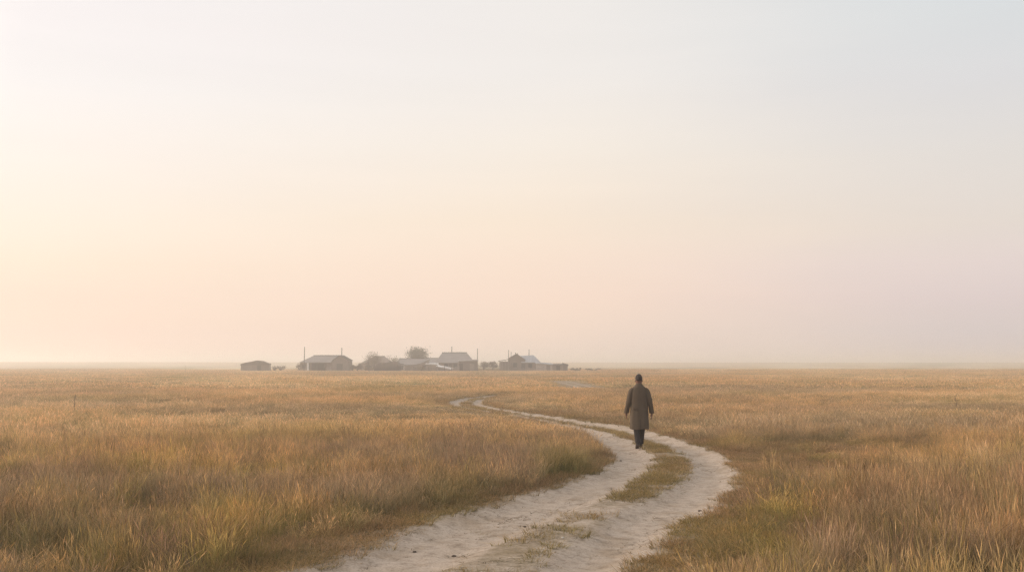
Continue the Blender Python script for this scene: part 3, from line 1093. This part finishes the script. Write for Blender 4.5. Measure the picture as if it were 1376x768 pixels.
# --- trees and shrubs of the village
def shrub(name, label, cat, u, d, h, w, n_leaf, mat, trunk_h=0.3, seed=0, leaf=0.16, spiky=0.0, group=None, lobes=9):
    rr = random.Random(seed)
    X = wx(u, d)
    root = empty(name, (X, d, gz_at(X, d) - .05), 0, label, cat, group)
    m = MB()
    tips = []
    if trunk_h > .6:
        m.tube((0, 0, -.1), (0.05, 0, trunk_h), .16, .12, 8)
    for i in range(lobes):
        a_ = rr.uniform(0, 2 * math.pi)
        rad = rr.uniform(.25, 1) * w / 2 * .82
        zz = trunk_h + (h - trunk_h) * rr.uniform(.3, .9) * (1 - .35 * (rad / (w / 2)) ** 2)
        p = (rad * math.cos(a_), rad * math.sin(a_), zz)
        m.tube((0, 0, trunk_h * .8), p, .06, .02, 5)
        tips.append(p)
    if spiky:
        for i in range(int(10 * spiky)):
            px_ = rr.uniform(-w / 2, w / 2)
            m.tube((px_ * .4, 0, 0), (px_, rr.uniform(-.5, .5), h * rr.uniform(.75, 1.12)), .035, .012, 4)
    m.build("trunk", M['bark'], root)
    c = MB()
    for i in range(n_leaf):
        t = tips[rr.randrange(len(tips))]
        s_ = (h - trunk_h) * .15
        p = Vector((t[0] + rr.gauss(0, s_ * 1.1), t[1] + rr.gauss(0, s_ * 1.1), min(h * 1.03, max(.1, t[2] + rr.gauss(0, s_ * .75)))))
        u_ = Vector((rr.gauss(0, 1), rr.gauss(0, 1), rr.gauss(0, 1))).normalized()
        v_ = u_.orthogonal().normalized()
        l_ = leaf * rr.uniform(.5, 1.3)
        b = len(c.v)
        c.v += [tuple(p - u_ * l_), tuple(p + v_ * l_ * .5), tuple(p + u_ * l_), tuple(p - v_ * l_ * .5)]
        c.f.append((b, b + 1, b + 2, b + 3))
    c.build("crown", M[mat], root)
    return root


SG = "bushes around the village"
shrub("round_tree", "round-crowned tree rising above the long pale cottage", "tree", 561, 288, 6.7, 5.2, 4200, 'leaf', 1.8, seed=3, lobes=26, leaf=.19)
shrub("bush", "tall ragged bush in front of the low pale cottage", "bush", 503, 270, 5.0, 2.6, 1500, 'leaf2', .4, seed=4, spiky=1.2, group=SG, lobes=12)
shrub("bush", "thin bare-topped bush right behind the low pale cottage", "bush", 519, 290, 4.6, 2.4, 260, 'leaf2', .4, seed=5, spiky=1.2, group=SG)
shrub("bush", "small leafy bush between the two pale cottages", "bush", 531, 268, 3.9, 1.7, 420, 'leaf', .4, seed=6, group=SG)
shrub("bush", "spindly bush at the left corner of the low pale cottage", "bush", 495, 268, 4.4, 1.3, 200, 'leaf2', .4, seed=7, spiky=.8, group=SG)
shrub("bush", "dense low bush just right of the barn", "bush", 481, 262, 1.9, 3.6, 900, 'leaf2', .2, seed=8, group=SG)
shrub("bush", "small bush tight against the right wall of the barn", "bush", 474.5, 258, 1.7, 1.4, 300, 'leaf2', .2, seed=9, group=SG)
shrub("bush", "twiggy low bush at the left corner of the barn", "bush", 402.5, 258, 1.9, 1.3, 160, 'leaf2', .2, seed=10, spiky=.8, group=SG)
shrub("bush", "faint twiggy bush midway between the lone hut and the barn", "bush", 378, 262, 1.5, 2.6, 180, 'leaf2', .2, seed=11, spiky=1, group=SG)
shrub("bush", "sparse low bush just right of the lone hut", "bush", 370, 262, 1.3, 1.2, 90, 'leaf2', .2, seed=12, spiky=1, group=SG)
shrub("bush", "bush behind the long picket fence, nearer the plank shed", "bush", 650, 266, 2.5, 3.0, 700, 'leaf2', .3, seed=13, group=SG)
shrub("bush", "bush behind the long picket fence, nearer the farmhouse", "bush", 662, 268, 2.4, 3.2, 700, 'leaf2', .3, seed=14, group=SG)
shrub("bush", "low bush before the sagging fence and mud shed", "bush", 566, 243, 1.3, 3.0, 600, 'leaf2', .2, seed=15, group=SG)
shrub("bush", "spreading low bush beyond the right end of the village", "bush", 775, 262, .8, 5.0, 600, 'leaf2', .1, seed=16, group=SG)
shrub("bush", "flat dark bush farthest right of the village", "bush", 797, 262, .7, 5.5, 600, 'leaf2', .1, seed=17, group=SG)
shrub("bush", "low bush in front of the dark earth shed", "bush", 497, 248, 1.1, 4.0, 600, 'leaf2', .1, seed=18, group=SG)


# --- dry weed stalks standing above the grass
def weed(label, u, v_base, h, seed):
    rr = random.Random(seed)
    X, Y = px2ground(u, v_base)
    root_z = gz_at(X, Y)
    m = MB()
    m.tube((0, 0, -.03), (.04 * h, 0, h * .55), .009, .007, 6)
    m.tube((.04 * h, 0, h * .55), (-.03 * h, 0, h), .007, .004, 6)
    for i in range(8):
        z = h * rr.uniform(.35, .95)
        a_ = rr.uniform(0, 6.28)
        l_ = h * rr.uniform(.08, .2)
        b0 = (.02 * h, 0, z)
        b1 = (math.cos(a_) * l_ * .6, math.sin(a_) * l_ * .6, z + l_)
        m.tube(b0, b1, .006, .004, 5)
        m.tube(b1, (b1[0], b1[1], b1[2] + .05), .009, .004, 6)
    o = m.build("weed_stalk", M['leaf2'])
    o.location = (X, Y, root_z)
    tag(o, label, "weed", "dry weeds standing above the grass")


weed("dark dry weed stalk standing alone in the left grass field", 99, 557, .75, 1)
weed("dark dry weed stalk in the grey scrub belt on the right", 1285, 553, .66, 2)
weed("distant dry weed stalk left of the lone hut", 249, 503, 1.6, 3)
weed("pinkish dry weed stalk in the far field right of the walker", 1215, 515, 1.1, 4)


# --- clods and a pebble on the track
def clod(label, u, v, r, mat, seed, name="dirt_clod", cat="clod"):
    rr = random.Random(seed)
    X, Y = px2ground(u, v)
    bm = bmesh.new()
    r *= .62
    bmesh.ops.create_icosphere(bm, subdivisions=2, radius=r)
    for v_ in bm.verts:
        v_.co *= rr.uniform(.78, 1.15)
        v_.co.z *= .55
        v_.co.x *= 1.2
    me_ = bpy.data.meshes.new(name); bm.to_mesh(me_); bm.free()
    me_.shade_smooth(); me_.materials.append(mat)
    o = bpy.data.objects.new(name, me_); COL.objects.link(o)
    o.location = (X, Y, gz_at(X, Y) + r * .35)
    tag(o, label, cat, "clods and pebbles on the track")


dk = simple_mat("dark_clod", (0.085, 0.065, 0.05), var=.3, scale=30)
pb = simple_mat("pale_pebble", (0.62, 0.57, 0.5), var=.15, scale=30)
clod("small dark clod near the outer edge of the right rut", 940, 686, .035, dk, 1)
clod("small dark clod in the middle of the left rut", 705, 703.5, .03, dk, 2)
clod("round dark clod low in the left rut, by the grass", 610, 741.5, .036, dk, 3)
clod("flat brown clod nearest the left grass edge of the track", 557, 736, .03, dk, 4)
clod("small brown clod on the far part of the left rut below the walker", 834, 617, .04, dk, 6)
clod("pale pebble between the two ruts", 756, 727, .025, pb, 5, "pebble", "pebble")

# ------------------------------------------------------------------ the walker
def walker():
    X, Y = px2ground(859.5, 602.5)
    zb = gz_at(X, Y)
    root = empty("person", (X, Y, zb + .0), R(0), "lone person in a long grey-brown coat walking away along the track", "person")
    Hh = 1.80
    verts, edges, rad = [], [], []

    def add(p, r, parent=None):
        verts.append(p); rad.append(r)
        if parent is not None: edges.append((parent, len(verts) - 1))
        return len(verts) - 1
    pel = add((0, 0, .95), (.15, .11))
    wst = add((0, .0, 1.10), (.135, .10), pel)
    ch = add((0, .01, 1.30), (.16, .11), wst)
    sh = add((0, 0, 1.45), (.12, .085), ch)
    nk = add((0, .01, 1.535), (.056, .058), sh)
    hd = add((0, .035, 1.625), (.072, .088), nk)
    hd2 = add((0, .03, 1.70), (.078, .098), hd)
    hd3 = add((0, .02, 1.755), (.055, .07), hd2)
    nose = add((0, .135, 1.64), (.012, .014), hd)
    for s in (-1, 1):
        add((s * .098, .015, 1.645), (.010, .02), hd)
    soles = {}
    # legs, mid-stride: right foot forward, left heel lifting behind
    for s, hipy, kn, an, toe in ((-1, 0, (-.075, -.02, .50), (-.055, -.13, .12), (-.06, .04, .035)), (1, 0, (.075, .09, .51), (.045, .12, .085), (.05, .28, .04))):
        hp = add((s * .088, 0, .88), (.095, .10), pel)
        k_ = add(kn, (.058, .062), hp)
        cf = add(tuple(kn[i] * .62 + an[i] * .38 + (0, -.015, 0)[i] for i in range(3)), (.054, .056), k_)
        a_ = add(an, (.036, .042), cf)
        t_ = add(toe, (.040, .026), a_)
    # arms hanging, slight swing, hands with five fingers
    for s, sw in ((-1, .06), (1, -.04)):
        s0 = add((s * .172, 0, 1.41), (.058, .060), sh)
        el = add((s * .252, -.03 + sw * .3, 1.13), (.045, .047), s0)
        wr = add((s * .304, .03 + sw, .87), (.027, .032), el)
        pm = add((s * .308, .045 + sw, .80), (.016, .036), wr)
        for q in range(4):
            yy = .022 + sw + q * .018
            ln = (.062, .075, .07, .055)[3 - q]
            f1 = add((s * .306, yy, .76), (.0085, .0085), pm)
            f2 = add((s * .298, yy + .004, .76 - ln * .55), (.008, .008), f1)
            add((s * .284, yy + .006, .76 - ln), (.007, .007), f2)
        t1 = add((s * .292, .088 + sw, .81), (.010, .010), pm)
        add((s * .282, .098 + sw, .77), (.009, .009), t1)
    me_ = bpy.data.meshes.new("body")
    me_.from_pydata(verts, edges, [])
    o = bpy.data.objects.new("body", me_); COL.objects.link(o); o.parent = root
    md_ = o.modifiers.new("skin", 'SKIN'); md_.use_smooth_shade = True
    for i, r in enumerate(rad):
        me_.skin_vertices[0].data[i].radius = r
        me_.skin_vertices[0].data[i].use_root = (i == 0)
    sb = o.modifiers.new("sub", 'SUBSURF'); sb.levels = 2; sb.render_levels = 2
    me_.materials.append(simple_mat("skin_tone", (0.17, 0.09, 0.065), var=.1, scale=8, rough=.6))

    coat_m = simple_mat("grey_brown_wool", (0.092, 0.069, 0.050), var=.10, scale=5, rough=.95, bump=.2)
    trs_m = simple_mat("dark_trousers", (0.032, 0.026, 0.026), var=.2, scale=10)
    shoe_m = simple_mat("dark_boots", (0.05, 0.038, 0.032), var=.2, scale=10, rough=.6)
    hair_m = simple_mat("short_dark_grey_hair", (0.055, 0.044, 0.040), var=.3, scale=60, bump=.4)

    def loft(name, rings, mat, seg=36, cap=False, fold=0.0, solid=.012, seed=1):
        """rings: (centre x,y,z, half width, half depth)"""
        bm = bmesh.new()
        prev = None
        rr = random.Random(seed)
        ph = [rr.uniform(0, 6.28) for _ in range(3)]
        for ri, (cx, cy, cz, a_, b_) in enumerate(rings):
            ring = []
            low = ri / (len(rings) - 1)
            for i in range(seg):
                t = 2 * math.pi * i / seg
                k_ = 1 + fold * low * (math.sin(5 * t + ph[0]) * .6 + math.sin(9 * t + ph[1]) * .4)
                ring.append(bm.verts.new((cx + math.cos(t) * a_ * k_, cy + math.sin(t) * b_ * k_, cz + fold * .12 * low * math.sin(3 * t + ph[2]))))
            if prev:
                for i in range(seg):
                    j = (i + 1) % seg
                    bm.faces.new((prev[i], prev[j], ring[j], ring[i]))
            elif cap:
                bm.faces.new(ring)
            prev = ring
        if cap:
            bm.faces.new(prev[::-1])
        bmesh.ops.recalc_face_normals(bm, faces=bm.faces)
        me2 = bpy.data.meshes.new(name); bm.to_mesh(me2); bm.free()
        me2.shade_smooth(); me2.materials.append(mat)
        ob = bpy.data.objects.new(name, me2); COL.objects.link(ob); ob.parent = root
        if solid:
            so = ob.modifiers.new("thick", 'SOLIDIFY'); so.thickness = solid; so.offset = 1
        s2 = ob.modifiers.new("sub", 'SUBSURF'); s2.levels = 1; s2.render_levels = 2
        return ob
    coat = loft("coat", [(0, .01, 1.535, .062, .066), (0, .0, 1.515, .085, .078), (0, -.005, 1.49, .125, .094), (0, -.005, 1.455, .172, .112), (0, 0, 1.38, .200, .136),
                         (0, 0, 1.25, .205, .148), (0, 0, 1.10, .200, .146), (0, 0, .95, .208, .152), (0, 0, .80, .216, .158), (0, 0, .62, .222, .164), (0, .005, .455, .226, .170)], coat_m, fold=.06)
    c2 = loft("collar", [(0, .012, 1.575, .066, .070), (0, .008, 1.545, .074, .078), (0, .0, 1.515, .098, .088), (0, -.004, 1.49, .125, .098)], coat_m, solid=.01)
    c2.parent = coat
    for s, sw in ((-1, .06), (1, -.04)):
        sl = loft("sleeve", [(s * .135, 0, 1.47, .045, .065), (s * .175, -.003, 1.43, .063, .076), (s * .212, -.012 + sw * .1, 1.33, .066, .074), (s * .250, -.028 + sw * .3, 1.16, .062, .068), (s * .272, -.018 + sw * .5, 1.05, .057, .062), (s * .300, .022 + sw * .9, .90, .052, .056), (s * .306, .032 + sw, .845, .053, .056)], coat_m, seg=18, solid=.008, seed=3 + s)
        sl.parent = coat
        m = MB(); m.box(s * .11 - .055, s * .11 + .055, -.166, -.150, .93, .975)
        f_ = m.build("pocket_flap", coat_m, root); f_.parent = coat
        f_.location = (0, .004, 0)
    m = MB(); m.box(-.004, .004, -.186, -.172, .50, .72)
    v_ = m.build("back_vent", trs_m, root); v_.parent = coat; v_.location = (0, .012, 0)
    for s, kn, an in ((-1, (-.075, -.02, .50), (-.055, -.13, .12)), (1, (.075, .09, .51), (.045, .12, .085))):
        mid = tuple((kn[i] + an[i]) / 2 for i in range(3))
        loft("trouser_leg", [(s * .088, 0, .90, .10, .105), (s * .084, .0 + kn[1] * .4, .70, .088, .092), (kn[0], kn[1], kn[2], .074, .078), (mid[0], mid[1] - .008, mid[2], .070, .074), (an[0], an[1], an[2] + .06, .062, .07), (an[0], an[1] + .005, an[2] + .01, .064, .074)], trs_m, seg=16, solid=.006, seed=9 + s)
    for s, an, toe, tilt in ((-1, (-.055, -.13, .12), (-.06, .04, .035), R(-28)), (1, (.045, .12, .085), (.05, .28, .04), R(0))):
        pr = [(-.075, .03, .028), (-.06, .045, .05), (0, .05, .062), (.06, .045, .05), (.12, .048, .036), (.17, .044, .028), (.20, .026, .018)]
        bm = bmesh.new(); prev = None
        for (yy, hw, hh) in pr:
            ring = []
            for i in range(14):
                t = 2 * math.pi * i / 14
                ring.append(bm.verts.new((math.cos(t) * hw, yy, max(0, hh + math.sin(t) * hh * 1.05))))
            if prev:
                for i in range(14):
                    j = (i + 1) % 14; bm.faces.new((prev[i], prev[j], ring[j], ring[i]))
            else: bm.faces.new(ring)
            prev = ring
        bm.faces.new(prev)
        bmesh.ops.recalc_face_normals(bm, faces=bm.faces)
        me2 = bpy.data.meshes.new("shoe"); bm.to_mesh(me2); bm.free(); me2.shade_smooth(); me2.materials.append(shoe_m)
        ob = bpy.data.objects.new("shoe", me2); COL.objects.link(ob); ob.parent = root
        ob.rotation_euler = (tilt, 0, 0)
        ob.location = (an[0], an[1] + (.01 if s < 0 else .01), .052 if s < 0 else .0)
    # hair cap
    bm = bmesh.new()
    bmesh.ops.create_uvsphere(bm, u_segments=24, v_segments=16, radius=1)
    rr = random.Random(2)
    dele = []
    for v2 in bm.verts:
        x_, y_, z_ = v2.co
        if z_ < -.48 or (y_ > .25 and z_ < .35) or (y_ > .0 and z_ < -.1):
            dele.append(v2)
    bmesh.ops.delete(bm, geom=dele, context='VERTS')
    for v2 in bm.verts:
        k_ = 1 + rr.uniform(-.02, .03)
        v2.co = Vector((v2.co.x * .079 * k_, .022 + v2.co.y * .106 * k_, 1.69 + v2.co.z * .112 * k_))
    me2 = bpy.data.meshes.new("hair"); bm.to_mesh(me2); bm.free(); me2.shade_smooth(); me2.materials.append(hair_m)
    ob = bpy.data.objects.new("hair", me2); COL.objects.link(ob); ob.parent = root
    so = ob.modifiers.new("thick", 'SOLIDIFY'); so.thickness = .008; so.offset = 1
    root.scale = (1.0, 1.0, 1.0)


walker()

# ------------------------------------------------------------------ sky, sun, haze
SUN_AZ = R(-80)        # from +Y towards -X: low sun outside the frame on the left
SUN_EL = R(7)
w = bpy.data.worlds.new("World")
scene.world = w
w.use_nodes = True
nt = w.node_tree
N, L = nt.nodes, nt.links
for n in list(N):
    N.remove(n)
out = N.new("ShaderNodeOutputWorld")
sky = N.new("ShaderNodeTexSky")
sky.sky_type = 'NISHITA'
sky.sun_disc = False
sky.sun_elevation = SUN_EL
sky.sun_rotation = SUN_AZ
sky.dust_density = 2
sky.air_density = 1
sky.ozone_density = 1
bg1 = N.new("ShaderNodeBackground")
bg1.inputs["Strength"].default_value = 0.05
L.new(sky.outputs[0], bg1.inputs["Color"])
tc = N.new("ShaderNodeTexCoord")
sep = N.new("ShaderNodeSeparateXYZ")
L.new(tc.outputs["Generated"], sep.inputs[0])


def sky_ramp(stops):
    mr = N.new("ShaderNodeMapRange")
    mr.inputs["From Min"].default_value = 0
    mr.inputs["From Max"].default_value = 0.5
    L.new(sep.outputs["Z"], mr.inputs["Value"])
    c = N.new("ShaderNodeValToRGB")
    c.color_ramp.interpolation = 'B_SPLINE' if False else 'EASE'
    e = c.color_ramp.elements
    while len(e) < len(stops):
        e.new(0.5)
    for k_, (p, col) in enumerate(stops):
        e[k_].position = min(1.0, p / 0.5)
        e[k_].color = tuple(col) + (1,)
    c.color_ramp.interpolation = 'LINEAR'
    L.new(mr.outputs[0], c.inputs["Fac"])
    return c.outputs[0]


# veil of thin high haze: left (towards the sun), centre and right
VEIL_L = [(0.0, (0.944, 0.724, 0.618)), (0.006, (0.863, 0.662, 0.567)), (0.0292, (0.802, 0.619, 0.551)), (0.0596, (0.781, 0.607, 0.533)), (0.0917, (0.809, 0.638, 0.535)), (0.1255, (0.825, 0.681, 0.581)), (0.1904, (0.826, 0.717, 0.649)), (0.2534, (0.815, 0.743, 0.709)), (0.3123, (0.814, 0.738, 0.709)), (0.5, (0.767, 0.756, 0.774))]
VEIL_C = [(0.0, (0.904, 0.722, 0.607)), (0.0067, (0.824, 0.659, 0.556)), (0.0327, (0.807, 0.627, 0.531)), (0.0667, (0.804, 0.603, 0.514)), (0.1027, (0.817, 0.625, 0.518)), (0.1405, (0.818, 0.657, 0.529)), (0.2128, (0.804, 0.704, 0.61)), (0.2825, (0.778, 0.715, 0.663)), (0.3471, (0.764, 0.71, 0.664)), (0.5, (0.681, 0.696, 0.696))]
VEIL_R = [(0.0, (0.666, 0.587, 0.582)), (0.006, (0.599, 0.531, 0.531)), (0.0292, (0.585, 0.517, 0.532)), (0.0596, (0.614, 0.509, 0.529)), (0.0917, (0.642, 0.529, 0.531)), (0.1255, (0.649, 0.555, 0.512)), (0.1904, (0.645, 0.583, 0.545)), (0.2534, (0.622, 0.591, 0.584)), (0.3123, (0.598, 0.602, 0.599)), (0.5, (0.53, 0.571, 0.607))]
cl, cc, cr_ = sky_ramp(VEIL_L), sky_ramp(VEIL_C), sky_ramp(VEIL_R)


def mrange(a, b, src):
    mr = N.new("ShaderNodeMapRange")
    mr.interpolation_type = 'SMOOTHSTEP'
    mr.inputs["From Min"].default_value = a
    mr.inputs["From Max"].default_value = b
    L.new(src, mr.inputs["Value"])
    return mr.outputs[0]


def mixc(f, a_, b_):
    x_ = N.new("ShaderNodeMix"); x_.data_type = 'RGBA'
    L.new(f, x_.inputs[0]); L.new(a_, x_.inputs[6]); L.new(b_, x_.inputs[7])
    return x_.outputs[2]


# faint uneven cloud wisps
nz = N.new("ShaderNodeTexNoise")
mp = N.new("ShaderNodeMapping"); mp.inputs["Scale"].default_value = (1.2, 1.2, 5)
L.new(tc.outputs["Generated"], mp.inputs["Vector"]); L.new(mp.outputs[0], nz.inputs["Vector"])
nz.inputs["Scale"].default_value = 2.2
nz.inputs["Detail"].default_value = 4
wob = N.new("ShaderNodeMath"); wob.operation = 'MULTIPLY_ADD'
wob.inputs[1].default_value = 0.22; wob.inputs[2].default_value = -0.11
L.new(nz.outputs["Fac"], wob.inputs[0])
xx = N.new("ShaderNodeMath"); xx.operation = 'ADD'
L.new(sep.outputs["X"], xx.inputs[0]); L.new(wob.outputs[0], xx.inputs[1])
m1 = mixc(mrange(-0.52, 0.08, xx.outputs[0]), cl, cc)
m2 = mixc(mrange(-0.02, 0.50, xx.outputs[0]), m1, cr_)
bg2 = N.new("ShaderNodeBackground")
bg2.inputs["Strength"].default_value = 1.065
L.new(m2, bg2.inputs["Color"])
wn = N.new("ShaderNodeTexNoise")
wm = N.new("ShaderNodeMapping"); wm.inputs["Scale"].default_value = (1.0, 1.0, 9); wm.inputs["Rotation"].default_value = (0.12, 0.10, 0)
L.new(tc.outputs["Generated"], wm.inputs["Vector"]); L.new(wm.outputs[0], wn.inputs["Vector"])
wn.inputs["Scale"].default_value = 2.4; wn.inputs["Detail"].default_value = 5; wn.inputs["Distortion"].default_value = 0.4
wr = N.new("ShaderNodeMapRange"); wr.inputs["From Min"].default_value = 0.3; wr.inputs["From Max"].default_value = 0.7
wr.inputs["To Min"].default_value = 1.06; wr.inputs["To Max"].default_value = 1.085
L.new(wn.outputs["Fac"], wr.inputs["Value"]); L.new(wr.outputs[0], bg2.inputs["Strength"])
# warm glow around the low sun, added out of view to brighten the ground
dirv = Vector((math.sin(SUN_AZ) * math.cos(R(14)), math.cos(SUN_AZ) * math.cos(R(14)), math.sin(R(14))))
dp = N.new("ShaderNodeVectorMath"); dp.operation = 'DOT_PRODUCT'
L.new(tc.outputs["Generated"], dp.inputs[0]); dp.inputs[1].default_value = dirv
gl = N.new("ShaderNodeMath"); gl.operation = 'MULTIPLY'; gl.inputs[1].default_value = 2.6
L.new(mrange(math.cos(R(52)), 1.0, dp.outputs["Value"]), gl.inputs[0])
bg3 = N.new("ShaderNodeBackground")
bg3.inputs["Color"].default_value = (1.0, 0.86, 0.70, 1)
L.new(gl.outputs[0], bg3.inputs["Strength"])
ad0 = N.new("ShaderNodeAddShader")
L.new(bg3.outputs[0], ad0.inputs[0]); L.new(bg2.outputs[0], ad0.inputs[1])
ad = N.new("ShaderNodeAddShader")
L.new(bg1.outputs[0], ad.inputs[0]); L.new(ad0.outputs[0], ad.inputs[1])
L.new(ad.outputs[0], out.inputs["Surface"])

sd = bpy.data.lights.new("sun", 'SUN')
sd.energy = 1.5
sd.angle = R(14)
sd.color = (1.0, 0.86, 0.70)
so = bpy.data.objects.new("sun", sd)
COL.objects.link(so)
dirv = Vector((math.sin(SUN_AZ) * math.cos(SUN_EL), math.cos(SUN_AZ) * math.cos(SUN_EL), math.sin(SUN_EL)))
so.rotation_euler = dirv.to_track_quat('Z', 'Y').to_euler()
so.location = dirv * 50 + Vector((0, 0, 30))

m = MB()
m.box(-6100, 6100, -260, 6100, -2.0, 8.6)
hm = bpy.data.materials.new("morning_haze")
hm.use_nodes = True
hn = hm.node_tree
for n in list(hn.nodes):
    hn.nodes.remove(n)
ho = hn.nodes.new("ShaderNodeOutputMaterial")
pv = hn.nodes.new("ShaderNodeVolumePrincipled")
pv.inputs["Color"].default_value = (1.0, 0.955, 0.925, 1)
pv.inputs["Density"].default_value = 0.0018
pv.inputs["Anisotropy"].default_value = 0.65
hn.links.new(pv.outputs[0], ho.inputs["Volume"])
hz = m.build("haze", hm)
hz["kind"] = "stuff"
hz["label"] = "thin warm morning haze lying over the whole steppe"

# ------------------------------------------------------------------ render settings
scene.render.engine = 'CYCLES'
scene.cycles.use_denoising = True
scene.cycles.use_adaptive_sampling = False
scene.cycles.denoising_prefilter = 'NONE'
scene.cycles.max_bounces = 5
scene.cycles.diffuse_bounces = 3
scene.cycles.transmission_bounces = 3
scene.cycles.volume_bounces = 2
scene.cycles.transparent_max_bounces = 8
scene.view_settings.view_transform = 'Standard'
scene.view_settings.look = 'None'
scene.view_settings.exposure = 0.0
scene.view_settings.gamma = 1.0
scene.view_settings.use_curve_mapping = False
